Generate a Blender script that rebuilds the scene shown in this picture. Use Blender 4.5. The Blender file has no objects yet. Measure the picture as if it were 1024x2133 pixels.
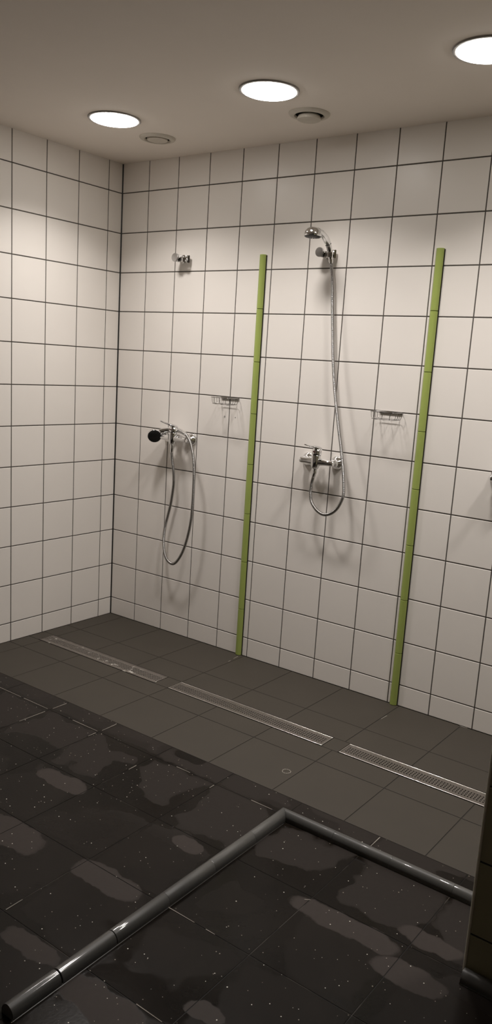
import bpy, bmesh, math, random
from mathutils import Vector, Matrix

random.seed(7)
scene = bpy.context.scene
COL = scene.collection
PI = math.pi

# ------------------------------------------------------------------ measures (metres)
ROOM_X, ROOM_Y, H = 5.0, 4.2, 2.442          # the room runs x 0..5, y -4.2..0
TILE_X0, TILE_W = 0.1888, 0.19975            # back wall: first vertical joint, pitch
LEFT_Y0, LEFT_W = 0.0975, 0.2012             # left wall: first vertical joint from the corner, pitch
ROW_Z0, ROW_H = 0.0977, 0.2                  # horizontal joints
LAMPS = [(0.555, -0.603), (1.363, -0.612), (2.190, -0.620), (3.000, -0.620)]
VENTS = [(0.523, -0.303, 0.010), (1.346, -0.313, 0.022)]

# ------------------------------------------------------------------ materials
def new_mat(name):
    m = bpy.data.materials.new(name); m.use_nodes = True
    nt = m.node_tree
    return m, nt, nt.nodes['Principled BSDF']

def node(nt, kind, **kw):
    n = nt.nodes.new(kind)
    for k, v in kw.items():
        setattr(n, k, v)
    return n

def setin(nt, sock, v):
    if hasattr(v, 'is_output'):
        nt.links.new(v, sock)
    else:
        sock.default_value = v

def mth(nt, op, a, b=None, c=None, clamp=False):
    n = node(nt, 'ShaderNodeMath', operation=op, use_clamp=clamp)
    setin(nt, n.inputs[0], a)
    if b is not None: setin(nt, n.inputs[1], b)
    if c is not None: setin(nt, n.inputs[2], c)
    return n.outputs[0]

def mixc(nt, fac, a, b):
    n = node(nt, 'ShaderNodeMix', data_type='RGBA')
    setin(nt, n.inputs[0], fac); setin(nt, n.inputs[6], a); setin(nt, n.inputs[7], b)
    return n.outputs[2]

def mixf(nt, fac, a, b):
    n = node(nt, 'ShaderNodeMix', data_type='FLOAT')
    setin(nt, n.inputs[0], fac); setin(nt, n.inputs[2], a); setin(nt, n.inputs[3], b)
    return n.outputs[0]

def noise(nt, vec, scale, detail=3, rough=0.55):
    n = node(nt, 'ShaderNodeTexNoise')
    if vec is not None: nt.links.new(vec, n.inputs['Vector'])
    n.inputs['Scale'].default_value = scale
    n.inputs['Detail'].default_value = detail
    n.inputs['Roughness'].default_value = rough
    return n.outputs['Fac']

def smooth(nt, v, lo, hi, a=0.0, b=1.0):
    n = node(nt, 'ShaderNodeMapRange', interpolation_type='SMOOTHSTEP')
    setin(nt, n.inputs[0], v)
    for i, x in zip((1, 2, 3, 4), (lo, hi, a, b)): n.inputs[i].default_value = x
    return n.outputs[0]

def bump(nt, height, strength, dist):
    n = node(nt, 'ShaderNodeBump')
    n.inputs['Strength'].default_value = strength
    n.inputs['Distance'].default_value = dist
    nt.links.new(height, n.inputs['Height'])
    return n.outputs['Normal']

def objco(nt):
    return node(nt, 'ShaderNodeTexCoord').outputs['Object']

def rgb(r, g, b): return (r, g, b, 1.0)

def simple(name, col, rough=0.5, metal=0.0, var=0.0, scale=30, coat=0.0, spec=0.5, bumps=0.0):
    m, nt, p = new_mat(name)
    co = objco(nt)
    f = noise(nt, co, scale)
    lo = tuple(c * (1 - var) for c in col) + (1.0,)
    hi = tuple(min(1, c * (1 + var)) for c in col) + (1.0,)
    nt.links.new(mixc(nt, f, lo, hi), p.inputs['Base Color'])
    p.inputs['Roughness'].default_value = rough
    p.inputs['Metallic'].default_value = metal
    p.inputs['Specular IOR Level'].default_value = spec
    if coat:
        p.inputs['Coat Weight'].default_value = coat
        p.inputs['Coat Roughness'].default_value = 0.12
    if bumps:
        nt.links.new(bump(nt, noise(nt, co, scale * 3, 4), bumps, 0.002), p.inputs['Normal'])
    return m

def tile_mat(name, col, rough, spec=0.5, streak=0.03):
    m, nt, p = new_mat(name)
    co = objco(nt)
    f = noise(nt, co, 2.3, 4)
    lo = tuple(c * (1 - streak) for c in col) + (1.0,)
    hi = tuple(min(1, c * (1 + streak)) for c in col) + (1.0,)
    nt.links.new(mixc(nt, f, lo, hi), p.inputs['Base Color'])
    nt.links.new(smooth(nt, noise(nt, co, 9, 3), 0.3, 0.7, rough * 0.92, rough * 1.1), p.inputs['Roughness'])
    p.inputs['Specular IOR Level'].default_value = spec
    nt.links.new(bump(nt, noise(nt, co, 14, 2), 0.05, 0.004), p.inputs['Normal'])
    return m

M = {}
M['tile'] = tile_mat('white_wall_tile', (0.83, 0.787, 0.738), 0.34)
M['tile_dark'] = tile_mat('olive_wall_tile', (0.29, 0.272, 0.175), 0.4)
M['grout'] = simple('wall_grout', (0.072, 0.063, 0.054), 0.9, var=0.25, scale=40)
M['silicone'] = simple('black_silicone', (0.012, 0.011, 0.010), 0.45, var=0.2)
M['plaster'] = simple('painted_plaster', (0.90, 0.83, 0.755), 0.85, var=0.03, scale=3, bumps=0.08)
M['chrome'] = simple('chrome', (0.80, 0.80, 0.80), 0.07, 1.0, var=0.04, scale=60)
M['chrome_flat'] = simple('brushed_chrome_cap', (0.56, 0.55, 0.545), 0.3, 1.0, var=0.03, scale=60)
M['hose'] = simple('hose_steel', (0.33, 0.32, 0.31), 0.26, 1.0, var=0.1, scale=90)
M['wire'] = simple('basket_wire', (0.34, 0.33, 0.32), 0.2, 1.0, var=0.1, scale=90)
M['black_plastic'] = simple('black_plastic', (0.014, 0.014, 0.014), 0.4, var=0.2)
M['grey_plastic'] = simple('grey_plastic', (0.09, 0.09, 0.09), 0.35, var=0.2)
M['red_plastic'] = simple('red_plastic', (0.12, 0.018, 0.018), 0.4, var=0.1)
M['lamp_trim'] = simple('lamp_trim_paint', (0.36, 0.34, 0.32), 0.45, var=0.05)
M['vent_white'] = simple('vent_plastic', (0.62, 0.57, 0.49), 0.5, var=0.05)
M['vent_dark'] = simple('duct_dark', (0.03, 0.027, 0.022), 0.9, var=0.3)
M['green'] = tile_mat('green_glazed_trim', (0.33, 0.40, 0.105), 0.3, streak=0.10)
M['curb'] = tile_mat('dark_curb_trim', (0.070, 0.069, 0.065), 0.42, spec=0.35, streak=0.2)
def wet_curb():
    nt = M['curb'].node_tree; p = nt.nodes['Principled BSDF']
    wet = smooth(nt, noise(nt, objco(nt), 2.2, 3), 0.46, 0.58)
    nt.links.new(wet, p.inputs['Coat Weight'])
    p.inputs['Coat Roughness'].default_value = 0.06
wet_curb()
M['wet_glint_fillet'] = simple('wet_black_glint_fillet', (0.012, 0.011, 0.010), 0.22, var=0.2)
M['edge_trim'] = simple('grey_edge_trim', (0.75, 0.72, 0.62), 0.4, var=0.05)
M['floor_light'] = simple('matte_floor_tile', (0.0465, 0.039, 0.030), 0.62, var=0.10, scale=6, spec=0.35, bumps=0.05)
M['grout_floor'] = simple('dark_floor_grout', (0.018, 0.015, 0.012), 0.85, var=0.4, scale=25)
M['grout_glint_pale'] = simple('pale_grout_and_glint', (0.34, 0.31, 0.27), 0.8, var=0.2, scale=60)
M['steel_drain'] = simple('drain_steel', (0.29, 0.265, 0.24), 0.42, 1.0, var=0.12, scale=40)
M['steel_bright'] = simple('drain_frame_steel', (0.85, 0.82, 0.78), 0.24, 1.0, var=0.10, scale=40)

def scummy():
    m, nt, p = new_mat('drain_steel_with_soap_scum')
    co = objco(nt)
    sep = node(nt, 'ShaderNodeSeparateXYZ'); nt.links.new(co, sep.inputs[0])
    n1 = noise(nt, co, 26, 4, 0.65)
    n2 = noise(nt, co, 7, 2)
    scum = smooth(nt, mth(nt, 'ADD', n1, mth(nt, 'MULTIPLY', n2, 0.35)), 0.80, 0.86)
    base = mixc(nt, noise(nt, co, 40), rgb(0.22, 0.20, 0.18), rgb(0.36, 0.33, 0.30))
    nt.links.new(mixc(nt, scum, base, rgb(0.55, 0.52, 0.47)), p.inputs['Base Color'])
    nt.links.new(mixf(nt, scum, 1.0, 0.0), p.inputs['Metallic'])
    nt.links.new(mixf(nt, scum, 0.5, 0.8), p.inputs['Roughness'])
    return m
M['steel_scum'] = scummy()

def emission(name, col, s):
    m, nt, p = new_mat(name)
    p.inputs['Base Color'].default_value = rgb(0.9, 0.88, 0.85)
    p.inputs['Emission Color'].default_value = rgb(*col)
    p.inputs['Emission Strength'].default_value = s
    p.inputs['Roughness'].default_value = 0.4
    return m
M['diffuser'] = emission('glowing_opal_glass', (1.0, 0.955, 0.90), 19.0)

# dry (paler, rougher) areas of the wet speckled floor: centre x, centre y, half-length, half-width
DRY = [(1.775, -1.740, 0.125, 0.048), (1.40, -1.775, 0.135, 0.060), (1.83, -2.050, 0.10, 0.034),
       (1.26, -1.460, 0.12, 0.045), (1.84, -1.455, 0.06, 0.028), (2.39, -1.452, 0.17, 0.040),
       (2.10, -2.065, 0.13, 0.050), (2.61, -1.51, 0.10, 0.045), (2.38, -2.20, 0.16, 0.05), (2.30, -1.93, 0.05, 0.03),
       (2.60, -1.36, 0.09, 0.035)]
# places where water still stands by the matte strip
WET = [(1.475, -1.02, 0.075, 0.035), (2.58, -1.06, 0.10, 0.03), (0.98, -1.39, 0.16, 0.09), (1.62, -1.40, 0.13, 0.05)]

def wet_floor():
    m, nt, p = new_mat('wet_speckled_floor_tile')
    co = objco(nt)
    # warp the coordinates a little so that the drying edges wander
    nz = node(nt, 'ShaderNodeTexNoise'); nt.links.new(co, nz.inputs['Vector'])
    nz.inputs['Scale'].default_value = 14; nz.inputs['Detail'].default_value = 3
    vm = node(nt, 'ShaderNodeVectorMath', operation='MULTIPLY_ADD')
    nt.links.new(nz.outputs['Color'], vm.inputs[0]); vm.inputs[1].default_value = (0.05, 0.05, 0)
    nt.links.new(co, vm.inputs[2])
    sep = node(nt, 'ShaderNodeSeparateXYZ'); nt.links.new(vm.outputs[0], sep.inputs[0])
    X, Y = sep.outputs[0], sep.outputs[1]
    def patch(items, lo, hi):
        acc = None
        for cx, cy, rx, ry in items:
            a = mth(nt, 'POWER', mth(nt, 'ABSOLUTE', mth(nt, 'DIVIDE', mth(nt, 'SUBTRACT', X, cx + 0.03), rx)), 2.6)
            b = mth(nt, 'POWER', mth(nt, 'ABSOLUTE', mth(nt, 'DIVIDE', mth(nt, 'SUBTRACT', Y, cy + 0.03), ry)), 2.6)
            d = mth(nt, 'ADD', a, b)
            acc = d if acc is None else mth(nt, 'MINIMUM', acc, d)
        return smooth(nt, acc, lo, hi, 1.0, 0.0)
    dry = patch(DRY, 0.70, 1.15)
    # water lingers along the joints: tile middles dry first
    def joint_dist(v, off, pitch):
        return mth(nt, 'PINGPONG', mth(nt, 'SUBTRACT', v, off), pitch / 2)
    dj = mth(nt, 'MINIMUM', joint_dist(X, 0.194 + 0.03, 0.2968), joint_dist(Y, -1.106 + 0.03, 0.3005))
    low = noise(nt, co, 2.6, 3, 0.6)
    thr = smooth(nt, low, 0.42, 0.72, 0.0, 0.11)
    half = smooth(nt, mth(nt, 'SUBTRACT', dj, thr), -0.008, 0.014)
    fresh = smooth(nt, Y, -1.50, -1.32)                      # the row by the drains has dried further
    half = mth(nt, 'MULTIPLY', half, mth(nt, 'MULTIPLY_ADD', fresh, 0.75, 0.25))
    strip = smooth(nt, Y, -1.10 + 0.03, -1.08 + 0.03)
    half = mth(nt, 'MAXIMUM', half, mth(nt, 'MULTIPLY', strip, 0.6))
    wetspot = patch(WET, 0.6, 1.15)
    half = mth(nt, 'MULTIPLY', half, mth(nt, 'SUBTRACT', 1.0, wetspot))
    film = smooth(nt, noise(nt, co, 3.2, 4, 0.6), 0.35, 0.65)
    fine = noise(nt, co, 60, 3)
    wetc = mixc(nt, film, rgb(0.0065, 0.0050, 0.0038), rgb(0.0110, 0.0085, 0.0066))
    halfc = mixc(nt, fine, rgb(0.0215, 0.0175, 0.0152), rgb(0.0275, 0.0225, 0.0195))
    dryc = mixc(nt, fine, rgb(0.043, 0.035, 0.031), rgb(0.052, 0.043, 0.039))
    base = mixc(nt, half, wetc, halfc)
    base = mixc(nt, dry, base, dryc)
    # mica speckles
    vo = node(nt, 'ShaderNodeTexVoronoi'); nt.links.new(co, vo.inputs['Vector'])
    vo.inputs['Scale'].default_value = 64
    sr = node(nt, 'ShaderNodeSeparateColor'); nt.links.new(vo.outputs['Color'], sr.inputs[0])
    size = mth(nt, 'MULTIPLY_ADD', sr.outputs[1], 0.065, 0.042)
    dot = mth(nt, 'MULTIPLY', mth(nt, 'LESS_THAN', vo.outputs['Distance'], size),
              mth(nt, 'GREATER_THAN', sr.outputs[0], 0.45))
    spk = mixc(nt, sr.outputs[2], rgb(0.34, 0.30, 0.25), rgb(0.92, 0.88, 0.80))
    nt.links.new(mixc(nt, dot, base, spk), p.inputs['Base Color'])
    nt.links.new(mixf(nt, mth(nt, 'MAXIMUM', half, dry), 0.16, 0.5), p.inputs['Roughness'])
    p.inputs['Specular IOR Level'].default_value = 0.11
    nt.links.new(bump(nt, noise(nt, co, 90, 4), 0.10, 0.002), p.inputs['Normal'])
    return m
M['floor_wet'] = wet_floor()

def wet_grout():
    m, nt, p = new_mat('wet_floor_grout')
    co = objco(nt)
    f = smooth(nt, noise(nt, co, 5, 3, 0.6), 0.55, 0.62)
    nt.links.new(mixc(nt, f, rgb(0.008, 0.0065, 0.0055), rgb(0.06, 0.052, 0.044)), p.inputs['Base Color'])
    p.inputs['Roughness'].default_value = 0.5
    p.inputs['Specular IOR Level'].default_value = 0.2
    return m
M['grout_wet'] = wet_grout()

# ------------------------------------------------------------------ mesh helpers
def finish(name, bm, mats, parent=None, smooth_angle=None, loc=None):
    me = bpy.data.meshes.new(name)
    bmesh.ops.recalc_face_normals(bm, faces=bm.faces)
    bm.to_mesh(me); bm.free()
    if not isinstance(mats, (list, tuple)): mats = [mats]
    for m in mats: me.materials.append(m)
    o = bpy.data.objects.new(name, me); COL.objects.link(o)
    if smooth_angle is not None:
        for p_ in me.polygons: p_.use_smooth = True
        me.set_sharp_from_angle(angle=math.radians(smooth_angle))
    if parent is not None: o.parent = parent
    if loc is not None: o.location = loc
    return o

def tag(o, label, cat, group=None, kind=None):
    o['label'] = label; o['category'] = cat
    if group: o['group'] = group
    if kind: o['kind'] = kind
    return o

def thing(name, loc, label, cat, group=None, rot=None):
    o = bpy.data.objects.new(name, None); COL.objects.link(o)
    o.empty_display_size = 0.05
    o.location = loc
    if rot is not None: o.rotation_euler = rot
    return tag(o, label, cat, group)

def copy_tree(o, label=None, loc=None, parent=None):
    c = o.copy(); COL.objects.link(c)
    c.parent = parent
    if label: c['label'] = label
    if loc is not None: c.location = loc
    for ch in list(o.children):
        copy_tree(ch, parent=c)
    return c

def slab(bm, u0, u1, v0, v1, mp, depth=0.004, r=0.0014, mat=0):
    """one tile with a rounded rim; mp(u, v, w) gives the point, w is height above the grout face"""
    rings = [(0.0, -depth), (0.0, -r), (0.3 * r, -0.3 * r), (r, 0.0)]
    prev = None
    for off, w in rings:
        vs = [bm.verts.new(mp(u, v, w)) for u, v in ((u0 + off, v0 + off), (u1 - off, v0 + off), (u1 - off, v1 - off), (u0 + off, v1 - off))]
        if prev:
            for i in range(4):
                f = bm.faces.new((prev[i], prev[(i + 1) % 4], vs[(i + 1) % 4], vs[i])); f.material_index = mat
        prev = vs
    f = bm.faces.new(prev); f.material_index = mat

def quad(bm, pts, mat=0):
    f = bm.faces.new([bm.verts.new(p) for p in pts]); f.material_index = mat
    return f

def box(bm, x0, x1, y0, y1, z0, z1, mat=0):
    v = [bm.verts.new((x, y, z)) for x in (x0, x1) for y in (y0, y1) for z in (z0, z1)]
    for idx in ((0, 1, 3, 2), (4, 6, 7, 5), (0, 4, 5, 1), (2, 3, 7, 6), (0, 2, 6, 4), (1, 5, 7, 3)):
        f = bm.faces.new([v[i] for i in idx]); f.material_index = mat

def frame_for(axis):
    a = Vector(axis).normalized()
    t = Vector((0, 0, 1)) if abs(a.z) < 0.9 else Vector((1, 0, 0))
    u = a.cross(t).normalized(); v = a.cross(u).normalized()
    return a, u, v

def lathe(bm, origin, axis, prof, n=40, mat=0, cap0=True, cap1=True):
    """prof: list of (radius, distance along the axis)"""
    a, u, v = frame_for(axis); o = Vector(origin)
    rings = []
    for r, d in prof:
        if r < 1e-6:
            rings.append([bm.verts.new(o + a * d)])
        else:
            rings.append([bm.verts.new(o + a * d + (u * math.cos(2 * PI * i / n) + v * math.sin(2 * PI * i / n)) * r) for i in range(n)])
    for A, B in zip(rings, rings[1:]):
        for i in range(n):
            j = (i + 1) % n
            if len(A) == 1 and len(B) == 1: continue
            if len(A) == 1: f = bm.faces.new((A[0], B[j], B[i]))
            elif len(B) == 1: f = bm.faces.new((A[i], A[j], B[0]))
            else: f = bm.faces.new((A[i], A[j], B[j], B[i]))
            f.material_index = mat
    if cap0 and len(rings[0]) > 1: bm.faces.new(rings[0]).material_index = mat
    if cap1 and len(rings[-1]) > 1: bm.faces.new(rings[-1]).material_index = mat

def catmull(pts, step):
    P = [Vector(p) for p in pts]
    P = [P[0] * 2 - P[1]] + P + [P[-1] * 2 - P[-2]]
    dense = []
    for i in range(1, len(P) - 2):
        a, b, c, d = P[i - 1], P[i], P[i + 1], P[i + 2]
        for k in range(40):
            t = k / 40
            dense.append(0.5 * ((2 * b) + (c - a) * t + (2 * a - 5 * b + 4 * c - d) * t * t + (3 * b - a - 3 * c + d) * t ** 3))
    dense.append(P[-2])
    out = [dense[0]]; acc = 0.0
    for p, q in zip(dense, dense[1:]):
        L = (q - p).length
        if L < 1e-9: continue
        while acc + L >= step:
            f = (step - acc) / L
            p = p.lerp(q, f); out.append(p.copy()); L = (q - p).length; acc = 0.0
            if L < 1e-9: break
        acc += L
    if (out[-1] - dense[-1]).length > step * 0.3: out.append(dense[-1])
    return out

def sweep(bm, pts, rad, n=12, mat=0, closed=False, squash=None):
    """tube along points; rad: number or function(i); squash(i) -> (ru, rv, up vector)"""
    N = len(pts); pts = [Vector(p) for p in pts]
    rings = []
    tang = []
    for i in range(N):
        if closed: t = pts[(i + 1) % N] - pts[i - 1]
        else: t = pts[min(i + 1, N - 1)] - pts[max(i - 1, 0)]
        tang.append(t.normalized())
    a, u, v = frame_for(tang[0])
    for i in range(N):
        t = tang[i]
        u = (u - t * u.dot(t))
        if u.length < 1e-6: _, u, _ = frame_for(t)
        u.normalize(); v = t.cross(u).normalized()
        if squash:
            ru, rv, up = squash(i)
            v2 = (Vector(up) - t * Vector(up).dot(t)).normalized(); u2 = v2.cross(t).normalized()
            rings.append([bm.verts.new(pts[i] + u2 * ru * math.cos(2 * PI * k / n) + v2 * rv * math.sin(2 * PI * k / n)) for k in range(n)])
        else:
            r = rad(i) if callable(rad) else rad
            rings.append([bm.verts.new(pts[i] + (u * math.cos(2 * PI * k / n) + v * math.sin(2 * PI * k / n)) * r) for k in range(n)])
    pairs = list(zip(rings, rings[1:]))
    if closed: pairs.append((rings[-1], rings[0]))
    for A, B in pairs:
        for k in range(n):
            j = (k + 1) % n
            bm.faces.new((A[k], A[j], B[j], B[k])).material_index = mat
    if not closed:
        bm.faces.new(rings[0]).material_index = mat
        bm.faces.new(rings[-1]).material_index = mat

def prism(bm, outline, z0, z1, mp, mat=0):
    A = [bm.verts.new(mp(x, y, z0)) for x, y in outline]
    B = [bm.verts.new(mp(x, y, z1)) for x, y in outline]
    n = len(outline)
    for i in range(n):
        j = (i + 1) % n
        bm.faces.new((A[i], A[j], B[j], B[i])).material_index = mat
    bm.faces.new(A).material_index = mat; bm.faces.new(B).material_index = mat

def sheet_with_holes(bm, rect, holes, z, mat=0):
    """flat sheet at height z with closed loops cut out"""
    x0, x1, y0, y1 = rect
    edges = []
    def loop(pts):
        vs = [bm.verts.new((x, y, z)) for x, y in pts]
        for i in range(len(vs)): edges.append(bm.edges.new((vs[i], vs[(i + 1) % len(vs)])))
    loop([(x0, y0), (x1, y0), (x1, y1), (x0, y1)])
    for h in holes: loop(h)
    r = bmesh.ops.triangle_fill(bm, use_beauty=True, use_dissolve=False, edges=edges)
    for g in r['geom']:
        if isinstance(g, bmesh.types.BMFace): g.material_index = mat

def circle(cx, cy, r, n=48):
    return [(cx + r * math.cos(2 * PI * i / n), cy + r * math.sin(2 * PI * i / n)) for i in range(n)]

# ------------------------------------------------------------------ the setting
JOINT = 0.0048
def spans(breaks, gap=JOINT):
    return [(a + (gap / 2 if i else 0.0005), b - gap / 2) for i, (a, b) in enumerate(zip(breaks, breaks[1:]))]

ROWS = [0.0] + [ROW_Z0 + ROW_H * r for r in range(12)] + [H]
def tiled_wall(name, ubreaks, mp, mats, side, zs=ROWS, back=0.03, joint=JOINT, jitter=0.0012):
    bm = bmesh.new()
    for (u0, u1) in spans(ubreaks, joint):
        for (z0, z1) in spans(zs, joint):
            ta, tb = random.uniform(-jitter, jitter), random.uniform(-jitter, jitter)
            uc, zc = (u0 + u1) / 2, (z0 + z1) / 2
            slab(bm, u0, u1, max(z0, 0.001), H + 0.0012 if z1 > H - 0.01 else z1, lambda u, v, w: mp(u, v, w + ta * (u - uc) + tb * (v - zc)))
    # grout bed and the wall body behind it
    u0, u1 = ubreaks[0], ubreaks[-1]; g = -0.0018
    A = [mp(u0, 0, g), mp(u1, 0, g), mp(u1, H, g), mp(u0, H, g)]
    B = [mp(u0, 0, -back), mp(u1, 0, -back), mp(u1, H, -back), mp(u0, H, -back)]
    vA = [bm.verts.new(p) for p in A]; vB = [bm.verts.new(p) for p in B]
    for f in ((vA), (vB)): bm.faces.new(f).material_index = 1
    for i in range(4):
        j = (i + 1) % 4
        bm.faces.new((vA[i], vA[j], vB[j], vB[i])).material_index = 1
    o = finish(name, bm, mats)
    return tag(o, side, 'wall', kind='structure')

def breaks(first, pitch, end):
    out = [0.0]; x = first
    while x < end - 0.02: out.append(x); x += pitch
    return out + [end]

tiled_wall('wall_back', breaks(TILE_X0, TILE_W, ROOM_X), lambda u, v, w: (u, -w, v), [M['tile'], M['grout']],
           'white square tiled wall carrying the shower mixers')
tiled_wall('wall_left', breaks(LEFT_Y0, LEFT_W, ROOM_Y), lambda u, v, w: (w, -u, v), [M['tile'], M['grout']],
           'white square tiled side wall left of the dark corner joint')
tiled_wall('wall_right', breaks(LEFT_Y0, LEFT_W, ROOM_Y), lambda u, v, w: (ROOM_X - w, -u, v), [M['tile'], M['grout']],
           'white tiled side wall out of view to the right')
tiled_wall('wall_front', breaks(TILE_X0, TILE_W, ROOM_X), lambda u, v, w: (u, -ROOM_Y + w, v), [M['tile'], M['grout']],
           'white tiled wall behind the viewer')

# olive tiled partition in the right foreground: tiles on the near face, the end and the far face
PX, PY0, PY1 = 2.714, -1.400, -1.290
def partition():
    bm = bmesh.new()
    zs = [0.0] + [0.112 + 0.2 * r for r in range(12)] + [H]
    ub = [PX + 0.004]
    x = PX + 0.2
    while x < 4.6: ub.append(x); x += 0.2
    ub.append(ROOM_X - 0.002)
    for (u0, u1) in spans(ub):
        for (z0, z1) in spans(zs):
            slab(bm, u0, u1, max(z0, 0.001), z1 - 0.0005, lambda u, v, w: (u, PY0 - w, v))
            slab(bm, u0, u1, max(z0, 0.001), z1 - 0.0005, lambda u, v, w: (u, PY1 + w, v))
    for (z0, z1) in spans(zs):
        slab(bm, PY0 + 0.004, PY1 - 0.004, max(z0, 0.001), z1 - 0.0005, lambda u, v, w: (PX - w, u, v))
    box(bm, PX + 0.003, ROOM_X - 0.001, PY0 + 0.003, PY1 - 0.003, 0.0005, H - 0.0005, 1)
    # pale corner bead
    lathe(bm, (PX + 0.0016, PY0 + 0.0016, 0.002), (0, 0, 1), [(0.0040, 0), (0.0040, H - 0.004)], 12, 2)
    o = finish('wall_partition', bm, [M['tile_dark'], M['grout_floor'], M['edge_trim']])
    tag(o, 'dark olive tiled partition end with pale corner bead, right foreground', 'wall', kind='structure')
partition()

# black silicone bead in the room corner
bm = bmesh.new()
prism(bm, [(0.0, 0.0), (0.0052, 0.0), (0.003, -0.003), (0.0, -0.0052)], 0.001, H - 0.001, lambda x, y, z: (x + 0.0001, y - 0.0001, z))
tag(finish('trim_1', bm, M['silicone']), 'black sealant joint in the tiled corner', 'trim', kind='structure')

# ceiling with openings for lamps and vents
LAMP_R, VENT_R = 0.106, 0.058
bm = bmesh.new()
holes = [circle(x, y, LAMP_R) for x, y in LAMPS] + [circle(x, y, VENT_R) for x, y, _ in VENTS]
sheet_with_holes(bm, (0, ROOM_X, -ROOM_Y, 0), holes, H)
tag(finish('ceiling', bm, M['plaster']), 'beige painted plaster ceiling with round lamps and vents', 'ceiling', kind='structure')

# floor ------------------------------------------------------------------
DRAINS = [(0.078, 0.893), (0.977, 1.795), (1.873, 2.690)]
DY0, DY1 = -0.585, -0.487
FX = [0.0] + [0.104 + 0.2907 * k for k in range(17)]
FX = [x for x in FX if x < ROOM_X - 0.03] + [ROOM_X]
GX = [0.0] + [0.194 + 0.2968 * k for k in range(17)]
GX = [x for x in GX if x < ROOM_X - 0.03] + [ROOM_X]
bm = bmesh.new()
fl = lambda u, v, w: (u, v, w)
def floor_row(xs, y0, y1, mat, gap=0.0034, r=0.0009):
    for (a, b) in spans(xs, gap):
        slab(bm, a, b, y0 + gap / 2, y1 - gap / 2, fl, 0.004, r, mat)
floor_row(FX, -0.326, -0.0015, 0)
floor_row(FX, DY1 + 0.001, -0.326, 0)
floor_row(FX, -0.711, DY0 - 0.001, 0)
floor_row(FX, -1.0, -0.711, 0, gap=0.003)
last = 0.0
for a, b in DRAINS:                                         # small tiles between the drains
    if a - last > 0.01: slab(bm, last + 0.002, a - 0.003, DY0, DY1, fl, 0.004, 0.0009, 0)
    last = b
xs = [last] + [x for x in FX if x > last + 0.05]
for (a, b) in spans(xs): slab(bm, a + 0.001, b, DY0, DY1, fl, 0.004, 0.0009, 0)
gy = [-1.0, -1.106] + [-1.106 - 0.3005 * k for k in range(1, 11)]
gy = [y for y in gy if y > -ROOM_Y + 0.03] + [-ROOM_Y]
for y1, y0 in zip(gy, gy[1:]):
    floor_row(GX, y0, y1, 1, gap=0.0024, r=0.0004)
dh = [[(a - 0.002, DY0), (b + 0.002, DY0), (b + 0.002, DY1), (a - 0.002, DY1)] for a, b in DRAINS]
sheet_with_holes(bm, (0, ROOM_X, -1.0, 0), dh, -0.0016, 2)
quad(bm, [(0, -ROOM_Y, -0.0010), (ROOM_X, -ROOM_Y, -0.0010), (ROOM_X, -1.0, -0.0010), (0, -1.0, -0.0010)], 3)
quad(bm, [(0, -ROOM_Y, -0.12), (ROOM_X, -ROOM_Y, -0.12), (ROOM_X, 0, -0.12), (0, 0, -0.12)], 2)
# pale grout crumbs left in joints; strips nearest the viewer paint wet glints
def crumb_or_glint(p, q, w=0.004):
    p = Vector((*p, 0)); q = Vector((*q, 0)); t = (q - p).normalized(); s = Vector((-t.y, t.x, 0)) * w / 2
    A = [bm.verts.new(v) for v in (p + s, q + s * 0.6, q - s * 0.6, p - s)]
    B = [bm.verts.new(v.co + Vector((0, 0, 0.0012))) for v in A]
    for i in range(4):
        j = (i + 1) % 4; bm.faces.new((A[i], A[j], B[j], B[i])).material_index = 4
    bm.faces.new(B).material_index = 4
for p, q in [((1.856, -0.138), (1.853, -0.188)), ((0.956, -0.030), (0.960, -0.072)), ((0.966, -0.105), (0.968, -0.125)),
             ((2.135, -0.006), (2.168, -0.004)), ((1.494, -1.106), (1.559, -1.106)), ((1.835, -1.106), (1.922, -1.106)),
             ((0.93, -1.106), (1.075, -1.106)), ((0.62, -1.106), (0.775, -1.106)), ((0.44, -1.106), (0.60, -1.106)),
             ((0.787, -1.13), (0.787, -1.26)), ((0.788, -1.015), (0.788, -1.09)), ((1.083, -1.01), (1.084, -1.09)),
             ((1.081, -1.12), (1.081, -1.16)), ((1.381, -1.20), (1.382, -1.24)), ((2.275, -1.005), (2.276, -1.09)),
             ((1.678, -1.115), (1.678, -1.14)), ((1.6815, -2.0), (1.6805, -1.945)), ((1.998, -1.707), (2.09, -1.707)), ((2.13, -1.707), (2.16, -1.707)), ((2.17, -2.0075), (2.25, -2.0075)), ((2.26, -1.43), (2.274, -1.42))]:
    crumb_or_glint(p, q, 0.0022)
tag(finish('floor', bm, [M['floor_light'], M['floor_wet'], M['grout_floor'], M['grout_wet'], M['grout_glint_pale']]),
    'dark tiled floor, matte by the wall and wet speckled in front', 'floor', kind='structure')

# pale ring mark on the matte tiles
bm = bmesh.new()
ringpts = [(0.0155 * math.cos(t) * (1 + 0.06 * math.sin(3 * t)), 0.0155 * math.sin(t), 0.0006) for t in [2 * PI * i / 40 for i in range(40)]]
sweep(bm, ringpts, lambda i: 0.0013 + 0.0006 * math.sin(i * 1.7) , 6, 0, closed=True)
tag(finish('soap_ring', bm, M['grout_glint_pale'], loc=(1.811, -0.855, 0.0)), 'small pale ring mark on the matte floor tiles', 'stain')

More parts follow.
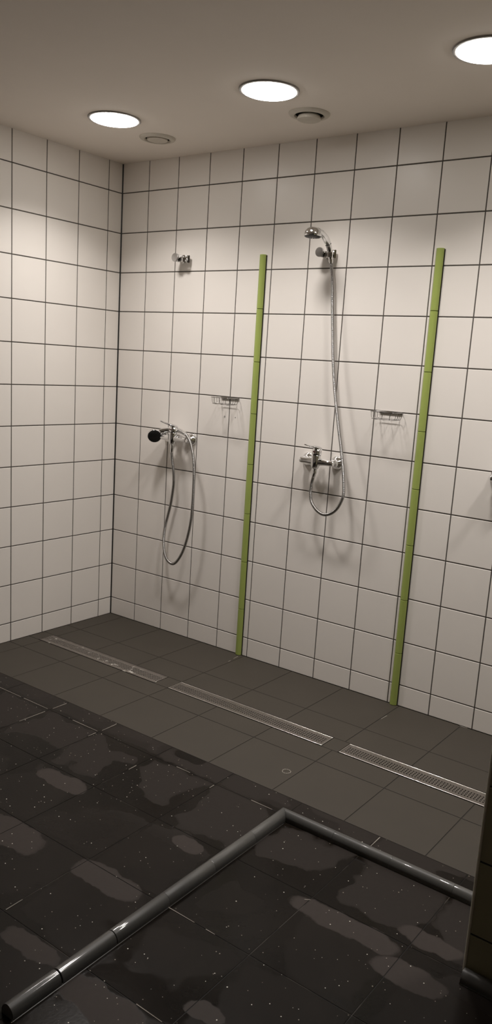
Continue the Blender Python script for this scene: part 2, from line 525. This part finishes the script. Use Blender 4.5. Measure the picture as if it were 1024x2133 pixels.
# ------------------------------------------------------------------ ceiling lamps
def make_lamp():
    x, y = LAMPS[0]
    t = thing('ceiling_downlight', (x, y, H), 'round glowing ceiling lamp nearest the tiled corner', 'lamp', 'round ceiling lamps')
    bm = bmesh.new()
    lathe(bm, (0, 0, 0), (0, 0, -1), [(0.1045, -0.05), (0.1045, 0.0), (0.1115, -0.0003), (0.1115, 0.0040), (0.1105, 0.0055), (0.1035, 0.0062), (0.1005, 0.0050), (0.0995, -0.05)], 64, cap0=False, cap1=False)
    finish('trim_ring', bm, M['lamp_trim'], t, 40)
    bm = bmesh.new()
    lathe(bm, (0, 0, 0), (0, 0, -1), [(0.0993, 0.001), (0.0993, 0.0055), (0.0980, 0.0080), (0.0940, 0.0097), (0.08, 0.0118), (0.04, 0.0135), (0, 0.0140)], 64, cap0=True, cap1=False)
    finish('diffuser', bm, M['diffuser'], t, 50)
    L = bpy.data.lights.new('lamp_light', 'AREA'); L.shape = 'DISK'; L.size = 0.18
    L.energy = LAMP_W; L.color = (1.0, 0.945, 0.905); L.spread = math.radians(LAMP_SPREAD)
    lo = bpy.data.objects.new('lamp_light', L); COL.objects.link(lo); lo.parent = t; lo.location = (0, 0, -0.0165)
    return t
LAMP_W, LAMP_SPREAD = 6.9, 123.0
lamp = make_lamp()
for (x, y), lab in zip(LAMPS[1:], ['round glowing ceiling lamp in the middle, beside the open vent',
                                   'round glowing ceiling lamp cut by the right edge',
                                   'round ceiling lamp out of view behind the partition']):
    copy_tree(lamp, lab, (x, y, H))

# ------------------------------------------------------------------ ceiling vents
def make_vent(x, y, drop, label):
    t = thing('ceiling_vent', (x, y, H), label, 'vent', 'round ceiling vents')
    bm = bmesh.new()
    lathe(bm, (0, 0, 0), (0, 0, -1), [(0.056, -0.06), (0.056, 0.004), (0.060, 0.010), (0.068, 0.0105), (0.078, 0.007), (0.0825, 0.002), (0.0825, -0.0005)], 56, cap0=False, cap1=False)
    finish('flange', bm, M['vent_white'], t, 40)
    bm = bmesh.new()
    lathe(bm, (0, 0, 0), (0, 0, -1), [(0.0555, 0.003), (0.0545, -0.02), (0.0545, -0.058), (0, -0.058)], 40, cap0=False, cap1=False)
    finish('duct', bm, M['vent_dark'], t, 40)
    bm = bmesh.new()
    lathe(bm, (0, 0, 0), (0, 0, -1), [(0.0, drop - 0.022), (0.03, drop - 0.022), (0.043, drop - 0.014), (0.0475, drop - 0.004), (0.0465, drop + 0.001), (0.040, drop + 0.0035), (0, drop + 0.004)], 56)
    finish('valve_disc', bm, M['vent_white'], t, 40)
    bm = bmesh.new()
    lathe(bm, (0, 0, 0), (0, 0, -1), [(0.004, -0.057), (0.004, drop - 0.02)], 12)
    finish('spindle', bm, M['vent_dark'], t, 40)
make_vent(*VENTS[0], 'round plastic ceiling vent nearly closed, beside the lamp by the corner')
make_vent(*VENTS[1], 'round plastic ceiling vent with dark open gap, beside the middle lamp')

# ------------------------------------------------------------------ green divider strips
def make_strip():
    t = thing('divider_strip', (0.940, 0, 0), 'thin green glazed strip down the wall beside the left soap basket', 'trim', 'green divider strips')
    half, proj = 0.0165, 0.0185
    outline = [(half, 0.0), (half, 0.005)] + [(half * math.cos(a), 0.005 + (proj - 0.005) * math.sin(a)) for a in [PI * k / 16 for k in range(1, 16)]] + [(-half, 0.005), (-half, 0.0)]
    z = 0.0015
    for k in range(8):
        z1 = z + 0.2445
        bm = bmesh.new()
        rg = []
        for zz, s in ((z, 0.93), (z + 0.0008, 1.0), (z1 - 0.0018, 1.0), (z1 - 0.0010, 0.93)):
            rg.append([bm.verts.new((x * s, -y * s - 0.0001, zz)) for x, y in outline])
        n = len(outline)
        for A, B in zip(rg, rg[1:]):
            for i in range(n):
                j = (i + 1) % n; bm.faces.new((A[i], A[j], B[j], B[i]))
        bm.faces.new(rg[0]); bm.faces.new(rg[-1])
        finish('trim_tile', bm, M['green'], t, 35)
        z = z1 + 0.0012
    bm = bmesh.new()
    box(bm, half - 0.001, half + 0.0035, -0.0028, -0.0001, 0.001, 1.962)
    box(bm, -half, half, -0.004, -0.0002, 0.001, 1.96)
    finish('adhesive', bm, M['grout_floor'], t)
    return t
strip = make_strip()
copy_tree(strip, 'thin green glazed strip down the wall beside the right soap basket', (1.819, 0, 0))

# ------------------------------------------------------------------ floor drains
def make_drain(x0, x1, label, plate, frame):
    xm = (x0 + x1) / 2; L = x1 - x0
    t = thing('shower_drain', (xm, (DY0 + DY1) / 2, 0), label, 'drain', 'long shower drains')
    w = (DY1 - DY0) / 2 - 0.003; h = L / 2 - 0.001
    # perforated plate: real round holes
    bm = bmesh.new()
    rows, cols = 4, 70
    pitch = (L - 0.024) / cols; py = 0.0118; rh = 0.0036
    xa, ya = -cols * pitch / 2, -rows * py / 2
    zt = -0.0010
    for i in range(cols):
        for j in range(rows):
            cx, cy = xa + (i + 0.5) * pitch, ya + (j + 0.5) * py
            hx, hy = pitch / 2, py / 2
            sq = [(hx, 0), (hx, hy), (0, hy), (-hx, hy), (-hx, 0), (-hx, -hy), (0, -hy), (hx, -hy)]
            O = [bm.verts.new((cx + a, cy + b, zt)) for a, b in sq]
            I = [bm.verts.new((cx + rh * math.cos(PI * k / 4), cy + rh * math.sin(PI * k / 4), zt)) for k in range(8)]
            D = [bm.verts.new((v.co.x, v.co.y, zt - 0.0018)) for v in I]
            for k in range(8):
                m = (k + 1) % 8
                bm.faces.new((O[k], O[m], I[m], I[k])); bm.faces.new((I[k], I[m], D[m], D[k]))
    bmesh.ops.remove_doubles(bm, verts=bm.verts, dist=1e-5)
    xb, yb = -xa, -ya
    for (a, b, c, d) in ((-h + 0.004, h - 0.004, yb, w - 0.003), (-h + 0.004, h - 0.004, -w + 0.003, ya), (-h + 0.004, xa, ya, yb), (xb, h - 0.004, ya, yb)):
        quad(bm, [(a, c, zt), (b, c, zt), (b, d, zt), (a, d, zt)])
    finish('grate', bm, plate, t)
    bm = bmesh.new()
    fz = 0.0004
    box(bm, -h, h, -w, -w + 0.0040, -0.03, -0.0006); box(bm, -h, h, w - 0.0032, w, -0.03, -0.0006)
    sweep(bm, [(-h, -w + 0.002, -0.0006), (0, -w + 0.002, -0.0006), (h, -w + 0.002, -0.0006)], 0.0020, 12)
    sweep(bm, [(-h, w - 0.0016, -0.0006), (0, w - 0.0016, -0.0006), (h, w - 0.0016, -0.0006)], 0.0016, 12)
    box(bm, -h, -h + 0.003, -w + 0.0042, w - 0.003, -0.03, fz); box(bm, h - 0.003, h, -w + 0.0042, w - 0.003, -0.03, fz)
    finish('frame', bm, frame, t, 40)
    bm = bmesh.new()
    z = -0.055
    quad(bm, [(-h, -w, z), (h, -w, z), (h, w, z), (-h, w, z)])
    for a, b in (((-h, -w), (h, -w)), ((h, -w), (h, w)), ((h, w), (-h, w)), ((-h, w), (-h, -w))):
        quad(bm, [(a[0], a[1], z), (b[0], b[1], z), (b[0], b[1], -0.029), (a[0], a[1], -0.029)])
    finish('channel', bm, M['vent_dark'], t)
make_drain(*DRAINS[0], 'long perforated floor drain stained with white soap residue, nearest the corner', M['steel_scum'], M['steel_scum'])
make_drain(*DRAINS[1], 'long perforated steel floor drain, middle one of three in the row', M['steel_drain'], M['steel_bright'])
make_drain(*DRAINS[2], 'long perforated steel floor drain running behind the partition edge', M['steel_drain'], M['steel_bright'])

# ------------------------------------------------------------------ dark half-round curbs
def curb_piece(bm, p, q, gap=0.0004, miter=0.0, r=0.0205, hgt=0.030):
    end = 0.95 if gap > 0.001 else 0.992
    p = Vector((*p, 0)); q = Vector((*q, 0)); t = (q - p).normalized(); s = Vector((-t.y, t.x, 0))
    out = [(r, 0.0002)] + [(r * math.cos(a), 0.006 + (hgt - 0.006) * math.sin(a)) for a in [PI * k / 18 for k in range(19)]] + [(-r, 0.0002)]
    rg = []
    for d, sc in ((gap, end), (gap + 0.001, 1.0)):
        rg.append([bm.verts.new(p + t * (d + a * miter) + s * a * sc + Vector((0, 0, max(b * sc, 0.0002)))) for a, b in out])
    for d, sc in ((gap + 0.001, 1.0), (gap, end)):
        rg.append([bm.verts.new(q - t * d + s * a * sc + Vector((0, 0, max(b * sc, 0.0002)))) for a, b in out])
    n = len(out)
    for A, B in zip(rg, rg[1:]):
        for i in range(n):
            j = (i + 1) % n; bm.faces.new((A[i], A[j], B[j], B[i]))
    bm.faces.new(rg[0]); bm.faces.new(rg[-1])

def make_curb(name, loc, segs, label, fillet_y_only=False):
    t = thing(name, loc, label, 'curb')
    for sg in segs:
        bm = bmesh.new(); curb_piece(bm, *sg); finish('curb_tile', bm, M['curb'], t, 35)
    # glossy fillet added along the foot to catch water glints, on the trafficked side
    bm = bmesh.new()
    for sg in segs:
        p, q = Vector((*sg[0], 0)), Vector((*sg[1], 0)); tt = (q - p).normalized(); sd = Vector((-tt.y, tt.x, 0))
        if abs(tt.x) > 0.5 and fillet_y_only: continue
        o = [(0.0195, 0.0), (0.0228, 0.0), (0.0213, 0.0008), (0.0203, 0.0022), (0.0195, 0.0028)]
        sg_ = 1 if abs(tt.y) > 0.5 else -1
        prism(bm, [(sg_ * a, b) for a, b in o], 0.024 if fillet_y_only and p.length < 0.001 else 0.0, (q - p).length, lambda a, b, d: p + tt * d + sd * a + Vector((0, 0, b + 0.0002)))
    finish('glint_fillet', bm, M['wet_glint_fillet'], t)
    return t
CX, CY = 1.977, -1.117
segs = []
ys = [CY, -1.300, -1.500, -1.700, -1.898, -2.078, -2.222]
for a, b in zip(ys, ys[1:]): segs.append(((0, a - CY), (0, b - CY), 0.0016 if b < -2.0 else 0.0003, 1.0 if a == CY else 0.0))
xs = [CX, CX + 0.195, CX + 0.395, CX + 0.595, CX + 0.795, CX + 0.995]
for a, b in zip(xs, xs[1:]): segs.append(((a - CX, 0), (b - CX, 0), 0.0003, -1.0 if a == CX else 0.0))
make_curb('floor_curb', (CX, CY, 0), segs, 'dark half-round tile curb bent in a right angle on the wet floor', fillet_y_only=True)
bx = 2.722
make_curb('floor_curb', (bx, -1.424, 0), [((0.2 * k, 0), (0.2 * k + 0.2, 0)) for k in range(4)], 'short dark half-round curb along the foot of the olive partition')

# ------------------------------------------------------------------ shower fittings
def mixer(loc, label, lift=0.0):
    """single-lever wall mixer; the origin lies on the wall, midway between its two unions"""
    t = thing('shower_mixer', loc, label, 'mixer tap', 'wall mixer taps')
    yb = -0.060
    for sx in (-0.0775, 0.0775):
        bm = bmesh.new()
        lathe(bm, (sx, 0, 0), (0, -1, 0), [(0.0315, 0.0003), (0.0315, 0.003), (0.030, 0.007), (0.0255, 0.014), (0.019, 0.021), (0.0155, 0.026), (0.0145, 0.030)], 48)
        finish('escutcheon', bm, M['chrome'], t, 40)
        bm = bmesh.new()
        lathe(bm, (sx, 0, 0), (0, -1, 0), [(0.0135, 0.028), (0.0165, 0.0295), (0.0165, 0.043), (0.014, 0.046)], 6)
        bmesh.ops.bevel(bm, geom=[e for e in bm.edges], offset=0.001, segments=2, affect='EDGES')
        lathe(bm, (sx, 0, 0), (0, -1, 0), [(0.012, 0.044), (0.012, 0.052)], 24)
        finish('union_nut', bm, M['chrome'], t, 30)
    bm = bmesh.new()
    # horizontal barrel
    lathe(bm, (-0.0935, yb, 0), (1, 0, 0), [(0, 0.0075), (0.008, 0.0080), (0.0125, 0.010), (0.0138, 0.0135), (0.0142, 0.022), (0.0145, 0.05), (0.0165, 0.068), (0.0180, 0.080), (0.0180, 0.107), (0.0165, 0.119), (0.0138, 0.134), (0.0128, 0.160), (0.0128, 0.180), (0.0115, 0.185), (0.007, 0.1868), (0, 0.187)], 40)
    # upright cartridge housing with the outlet boss below
    lathe(bm, (0, yb - 0.004, 0), (0, 0, 1), [(0.0085, -0.0400), (0.0095, -0.0395), (0.0100, -0.034), (0.0150, -0.030), (0.0195, -0.021), (0.0215, -0.008), (0.0222, 0.010), (0.0222, 0.029), (0.0212, 0.0305), (0, 0.0306)], 40)
    finish('body', bm, M['chrome'], t, 40)
    # lever: domed cap with a blade that reaches out and up
    bm = bmesh.new()
    lathe(bm, (0, yb - 0.004, 0), (0, 0.10, 1), [(0.0215, 0.0315), (0.0225, 0.034), (0.0222, 0.044), (0.0200, 0.053), (0.0150, 0.0605), (0.008, 0.0640), (0, 0.065)], 40)
    path = catmull([(0, yb + 0.014, 0.0560), (0, yb - 0.004, 0.0635), (0, yb - 0.030, 0.0690 + lift * 0.3), (0, yb - 0.060, 0.0725 + lift * 0.6), (0, yb - 0.085, 0.0765 + lift * 0.85), (0, yb - 0.102, 0.0815 + lift)], 0.004)
    N = len(path)
    def sq(i):
        f = i / (N - 1)
        wd = 0.0185 * (1 - f) + 0.0085 * f
        th = 0.0100 * (1 - f) ** 1.8 + 0.0021
        if f > 0.93: wd *= 1 - (f - 0.93) * 5
        return wd, th, (0, 0.2, 1)
    sweep(bm, path, None, 20, squash=sq)
    lv = finish('lever', bm, M['chrome'], t, 45)
    bm = bmesh.new()
    lathe(bm, (0, yb - 0.0255, 0.047), (0, -1, 0), [(0.0036, 0), (0.0036, 0.0016), (0.0026, 0.0020), (0, 0.0021)], 20)
    finish('index_dot', bm, M['red_plastic'], lv, 40)
    bm = bmesh.new()
    lathe(bm, (0, yb - 0.004, -0.0395), (0, 0, -1), [(0.0088, 0), (0.0108, 0.001), (0.0108, 0.0125), (0.0085, 0.0135)], 24)
    finish('outlet_nut', bm, M['chrome'], t, 30)
    return t

mix = mixer((1.3475, 0, 1.0485), 'chrome wall mixer with hose rising to the hung hand shower')
mixer((0.4785, 0, 1.0650), 'chrome wall mixer with the black-faced hand shower resting on it', 0.011)
copy_tree(mix, 'chrome wall mixer cut off by the right edge', (2.2420, 0, 1.0800))

def bracket(loc, label):
    """wall holder: knob standing out from the wall with an open C-shaped clip beside it"""
    t = thing('shower_bracket', loc, label, 'shower holder', 'wall holders for hand showers')
    bm = bmesh.new()
    lathe(bm, (0, 0, 0), (0, -1, 0), [(0.0205, 0.0003), (0.0205, 0.004), (0.0192, 0.0055), (0.0160, 0.0065), (0.0160, 0.012)], 40)
    finish('wall_plate', bm, M['chrome'], t, 40)
    bm = bmesh.new()
    lathe(bm, (0, 0, 0), (0, -1, 0), [(0.0182, 0.0118), (0.0188, 0.0128), (0.0188, 0.0555), (0.0150, 0.0565), (0.0150, 0.0600), (0.0198, 0.0608), (0.0202, 0.0622)], 40)
    finish('barrel', bm, M['chrome'], t, 40)
    bm = bmesh.new()
    lathe(bm, (0, 0, 0), (0, -1, 0), [(0.0202, 0.0618), (0.0202, 0.0690), (0.0190, 0.0704), (0.006, 0.0712), (0, 0.0712)], 40)
    finish('knob', bm, M['chrome_flat'], t, 40)
    # clip: C in plan, slot open to the right, slightly conical bore
    bm = bmesh.new()
    cx, cy, R, ri, half = 0.0405, -0.036, 0.0225, 0.0145, math.radians(46)
    def plan(ri, R):
        o = [(cx + R * math.cos(a), cy + R * math.sin(a)) for a in [half + (2 * PI - 2 * half) * k / 36 for k in range(37)]]
        i = [(cx + ri * math.cos(a), cy + ri * math.sin(a)) for a in [half + (2 * PI - 2 * half) * k / 36 for k in range(37)]]
        return o + i[::-1]
    lv = [(plan(ri - 0.001, R - 0.0012), -0.0210), (plan(ri - 0.0015, R), -0.0195), (plan(ri, R), 0.0125), (plan(ri + 0.0008, R - 0.0012), 0.0140)]
    def lip(y, z): return z if z < 0 else z - 0.0135 * min(1, max(0, (cy + 0.004 - y) / 0.006))
    rg = [[bm.verts.new((x, y, lip(y, z))) for x, y in pl] for pl, z in lv]
    n = len(rg[0])
    for A, B in zip(rg, rg[1:]):
        for k in range(n):
            j = (k + 1) % n; bm.faces.new((A[k], A[j], B[j], B[k]))
    m = n // 2
    for Rg in (rg[0], rg[-1]):
        for k in range(m - 1): bm.faces.new((Rg[k], Rg[k + 1], Rg[n - 2 - k], Rg[n - 1 - k]))
    box(bm, 0.004, 0.0255, -0.0560, -0.0150, -0.0205, 0.0000)
    finish('clip', bm, M['chrome'], t, 35)
    return t
br = bracket((0.4465, 0, 1.9570), 'empty chrome hand shower holder near the corner')
copy_tree(br, 'chrome holder carrying the hung hand shower', (1.2855, 0, 1.9575))

# hand shower, modelled hanging: origin at the handle's foot, handle bends outwards, spray face looks down
def hand_shower(label):
    t = thing('hand_shower', (0, 0, 0), label, 'hand shower', 'chrome hand showers')
    path = catmull([(0, 0, 0), (0, -0.008, 0.022), (0, -0.028, 0.053), (0, -0.060, 0.079), (0, -0.098, 0.0925), (0, -0.128, 0.0955)], 0.004)
    N = len(path)
    def sq(i):
        f = i / (N - 1)
        r = 0.0098 + 0.0040 * min(1, f * 1.8)
        return r * (1 + 0.25 * f), r * (1 - 0.12 * f), (0, -0.7, 0.7)
    bm = bmesh.new()
    sweep(bm, path, None, 24, squash=sq)
    finish('handle', bm, M['chrome'], t, 40)
    hc = Vector((0, -0.157, 0.0780)); ax = Vector((0, -0.03, -1)).normalized()
    bm = bmesh.new()
    lathe(bm, hc, ax, [(0, -0.0270), (0.012, -0.0262), (0.022, -0.0228), (0.030, -0.0165), (0.0348, -0.008), (0.0362, 0.0), (0.0362, 0.0085), (0.0352, 0.0098), (0.0315, 0.0102)], 48, cap0=False, cap1=True)
    finish('shower_head', bm, M['chrome'], t, 40)
    bm = bmesh.new()
    lathe(bm, hc, ax, [(0.0348, 0.0092), (0.0348, 0.0115), (0.033, 0.0130), (0, 0.0138)], 48)
    a, u, v = frame_for(ax)
    for rr, nn in ((0.027, 16), (0.019, 11), (0.011, 6)):
        for k in range(nn):
            c = hc + a * 0.0126 + (u * math.cos(2 * PI * k / nn) + v * math.sin(2 * PI * k / nn)) * rr
            lathe(bm, c, ax, [(0.0019, 0), (0.0015, 0.0022), (0, 0.0025)], 8)
    finish('spray_face', bm, M['black_plastic'], t, 40)
    return t

hs = hand_shower('chrome hand shower hanging head-up in the wall holder')
hs.location = (1.3265, -0.036, 1.9330)
hs2 = copy_tree(hs, 'hand shower lying across the mixer with its black spray face showing')
# its pose: handle along the wall to the left, face turned outwards and a little down
def pose(o, tail, head, normal):
    T0 = Vector((0, -0.157, 0.0780)); n0 = Vector((0, -0.03, -1)).normalized()
    e0 = T0.normalized(); f0 = (n0 - e0 * n0.dot(e0)).normalized(); g0 = e0.cross(f0)
    d = Vector(head) - Vector(tail); e1 = d.normalized(); n = Vector(normal)
    f1 = (n - e1 * n.dot(e1)).normalized(); g1 = e1.cross(f1)
    A = Matrix((e0, f0, g0)); B = Matrix((e1, f1, g1)).transposed()
    o.matrix_world = Matrix.Translation(Vector(tail)) @ (B @ A).to_4x4()
pose(hs2, (0.5396, -0.0420, 1.0954), (0.3800, -0.0820, 1.0720), (0.44, -0.78, -0.44))

# hoses ------------------------------------------------------------------
def hose(name, pts, label, nut_dir0, nut_dir1):
    t = thing(name, pts[0], label, 'hose', 'ribbed shower hoses')
    o = Vector(pts[0])
    P = catmull([Vector(p) - o for p in pts], 0.0010)
    bm = bmesh.new()
    sweep(bm, P, lambda i: 0.0071 + 0.0007 * math.sin(2 * PI * (i % 4) / 4.0 + 0.4), 10)
    finish('ribbed_tube', bm, M['hose'], t, 80)
    for q, s in ((P[0], P[12]), (P[-1], P[-13])):
        bm = bmesh.new()
        lathe(bm, q, s - q, [(0.0075, -0.003), (0.0098, -0.002), (0.0098, 0.010), (0.0082, 0.017), (0.0074, 0.019)], 20)
        finish('hose_nut', bm, M['chrome'], t, 35)
    return t

H2 = [(1.3455, -0.064, 0.9950), (1.3395, -0.063, 0.972), (1.3335, -0.062, 0.9432), (1.3338, -0.064, 0.898), (1.3445, -0.067, 0.8639), (1.3699, -0.07, 0.8354), (1.3976, -0.073, 0.8205), (1.4253, -0.075, 0.817), (1.4592, -0.078, 0.8292), (1.4872, -0.08, 0.8547), (1.5055, -0.08, 0.8893), (1.5135, -0.078, 0.9251), (1.508, -0.074, 0.9681), (1.4969, -0.069, 1.0229), (1.4813, -0.064, 1.0865), (1.4667, -0.058, 1.1376), (1.4497, -0.052, 1.1918), (1.4224, -0.047, 1.2973), (1.4013, -0.042, 1.3883), (1.3794, -0.037, 1.5097), (1.3639, -0.034, 1.6306), (1.3498, -0.032, 1.7505), (1.3461, -0.032, 1.7973), (1.3390, -0.033, 1.8604), (1.3310, -0.035, 1.9050), (1.3265, -0.036, 1.9320)]
hose('shower_hose', H2, 'ribbed metal hose hanging down from the hung hand shower', None, None)
H1 = [(0.4785, -0.064, 1.0110), (0.4760, -0.062, 0.985), (0.4767, -0.058, 0.9564), (0.4823, -0.05, 0.8948), (0.4804, -0.042, 0.8318), (0.4691, -0.035, 0.7753), (0.4545, -0.03, 0.7095), (0.4383, -0.03, 0.6474), (0.4279, -0.034, 0.5948), (0.4281, -0.042, 0.54), (0.439, -0.052, 0.4873), (0.4571, -0.060, 0.4444), (0.4773, -0.062, 0.4184), (0.5124, -0.066, 0.4066), (0.5422, -0.069, 0.4194), (0.5754, -0.072, 0.4604), (0.6021, -0.075, 0.5122), (0.627, -0.078, 0.5881), (0.6434, -0.081, 0.6656), (0.6497, -0.083, 0.7364), (0.6531, -0.085, 0.8183), (0.6526, -0.086, 0.8988), (0.6464, -0.085, 0.9659), (0.6332, -0.082, 1.012), (0.6124, -0.076, 1.0532), (0.5793, -0.062, 1.0812), (0.5559, -0.050, 1.0913), (0.5400, -0.0422, 1.0953)]
hose('shower_hose', H1, 'ribbed metal hose looped low under the mixer near the corner', None, None)
# soap baskets ------------------------------------------------------------
def basket(loc, label):
    """wire soap basket; origin on the wall at rim height, middle of its back"""
    t = thing('soap_basket', loc, label, 'soap basket', 'wire soap baskets')
    w, d, hh = 0.0585, 0.088, 0.030
    def rr(w, y0, y1, z, r, n=6):
        pts = []
        for (cx, cy, a0) in ((w - r, y0 - r, 0), (-(w - r), y0 - r, PI / 2), (-(w - r), y1 + r, PI), (w - r, y1 + r, 1.5 * PI)):
            for k in range(n + 1):
                a = a0 + PI / 2 * k / n
                pts.append((cx + r * math.cos(a), cy + r * math.sin(a), z))
        return pts
    rim = rr(w, -0.006, -d, 0.0, 0.012)
    bm = bmesh.new(); sweep(bm, rim, 0.0015, 8, closed=True)
    finish('rim', bm, M['wire'], t, 60)
    bm = bmesh.new(); sweep(bm, rr(w - 0.005, -0.011, -d + 0.005, -hh, 0.012), 0.0011, 8, closed=True)
    finish('base_wire', bm, M['wire'], t, 60)
    for k in range(3):                                     # cross wires, front to back, bent into a U
        x = -w + 0.022 + (2 * w - 0.044) * k / 2
        bm = bmesh.new()
        sweep(bm, catmull([(x, -0.0065, 0.0), (x, -0.0075, -0.012), (x, -0.010, -0.024), (x, -0.018, -hh - 0.002), (x, -d * 0.5, -hh - 0.0025), (x, -d + 0.012, -hh - 0.002), (x, -d + 0.004, -0.024), (x, -d + 0.001, -0.012), (x, -d + 0.0005, 0.0)], 0.003), 0.0010, 7)
        finish('cross_wire', bm, M['wire'], t, 60)
    for s in (-1, 1):                                      # end wires
        for yy in (-0.018, -0.036, -0.054, -0.072):
            bm = bmesh.new()
            sweep(bm, catmull([(s * w, yy, 0), (s * (w - 0.001), yy, -0.014), (s * (w - 0.004), yy, -0.026), (s * (w - 0.013), yy, -hh - 0.0005)], 0.003), 0.0010, 7)
            finish('end_wire', bm, M['wire'], t, 60)
    # flat hooked plate on the wall and the curved plate on the front rim
    bm = bmesh.new()
    box(bm, -w + 0.004, w - 0.004, -0.0055, -0.0006, -0.007, 0.003)
    finish('wall_plate', bm, M['wire'], t)
    bm = bmesh.new()
    pts = [(-w + 0.03 + (2 * w - 0.04) * k / 14, 0.006 * math.sin(PI * k / 14)) for k in range(15)]
    A = [bm.verts.new((x, -d - 0.0016 - b, 0.002 + 0.4 * b)) for x, b in pts]; B = [bm.verts.new((x, -d + 0.0015 - b, 0.0045 + 0.4 * b)) for x, b in pts]
    C2 = [bm.verts.new(v.co + Vector((0, 0, -0.0014))) for v in A]; D2 = [bm.verts.new(v.co + Vector((0, 0, -0.0014))) for v in B]
    for k in range(14):
        for P_, Q_ in ((A, B), (C2, D2), (A, C2), (B, D2)):
            bm.faces.new((P_[k], P_[k + 1], Q_[k + 1], Q_[k]))
    bm.faces.new((A[0], B[0], D2[0], C2[0])); bm.faces.new((A[-1], B[-1], D2[-1], C2[-1]))
    finish('front_plate', bm, M['chrome'], t, 40)
    return t
bk = basket((0.7920, 0, 1.2945), 'empty wire soap basket above two small screw holes')
copy_tree(bk, 'empty wire soap basket left of the second green strip', (1.6690, 0, 1.2975))

# plugged screw holes below the left basket
def plug(x, z, label, k=1.0):
    bm = bmesh.new()
    lathe(bm, (0, 0, 0), (0, -1, 0), [(r_ * k, d_) for r_, d_ in ((0.0040, -0.001), (0.0040, 0.0006), (0.0026, 0.0008), (0.0022, -0.0004), (0, -0.0004))], 18)
    tag(finish('screw_plug', bm, M['grey_plastic'], None, 40, (x, 0, z)), label, 'plug', 'screw plugs')
plug(0.761, 1.200, 'small grey screw plug in the tile below the basket, left one')
plug(0.828, 1.201, 'small grey screw plug in the tile below the basket, right one', 0.65)

# ------------------------------------------------------------------ camera
W_, H_ = 1024.0, 2133.0
F_PX, CX_PX, CY_PX = 1686.613, 508.710, 1106.306
cam = bpy.data.cameras.new('camera'); co = bpy.data.objects.new('camera', cam); COL.objects.link(co)
cam.sensor_fit = 'VERTICAL'; cam.sensor_height = 36.0
cam.lens = F_PX / H_ * 36.0
cam.shift_x = (W_ / 2 - CX_PX) / H_
cam.shift_y = (CY_PX - H_ / 2) / H_
cam.clip_start = 0.02
R = ((0.7982132060651069, 0.5993191055983204, 0.060599400393835434),
     (0.16843434652312445, -0.12547377327719345, -0.9776943301108539),
     (-0.5783472560448361, 0.7906155461944906, -0.20110074475495143))
mw = Matrix(((R[0][0], -R[1][0], -R[2][0]), (R[0][1], -R[1][1], -R[2][1]), (R[0][2], -R[1][2], -R[2][2]))).to_4x4()
mw.translation = Vector((3.266282, -3.198827, 1.459146))
co.matrix_world = mw
scene.camera = co

# ------------------------------------------------------------------ world and view
w = bpy.data.worlds.new('world'); scene.world = w; w.use_nodes = True
w.node_tree.nodes['Background'].inputs[0].default_value = (0.01, 0.009, 0.008, 1)
w.node_tree.nodes['Background'].inputs[1].default_value = 0.3
scene.cycles.diffuse_bounces = 10; scene.cycles.max_bounces = 14
vs = scene.view_settings
vs.view_transform = 'Standard'; vs.look = 'None'; vs.exposure = 0.0; vs.gamma = 1.0; vs.use_curve_mapping = False
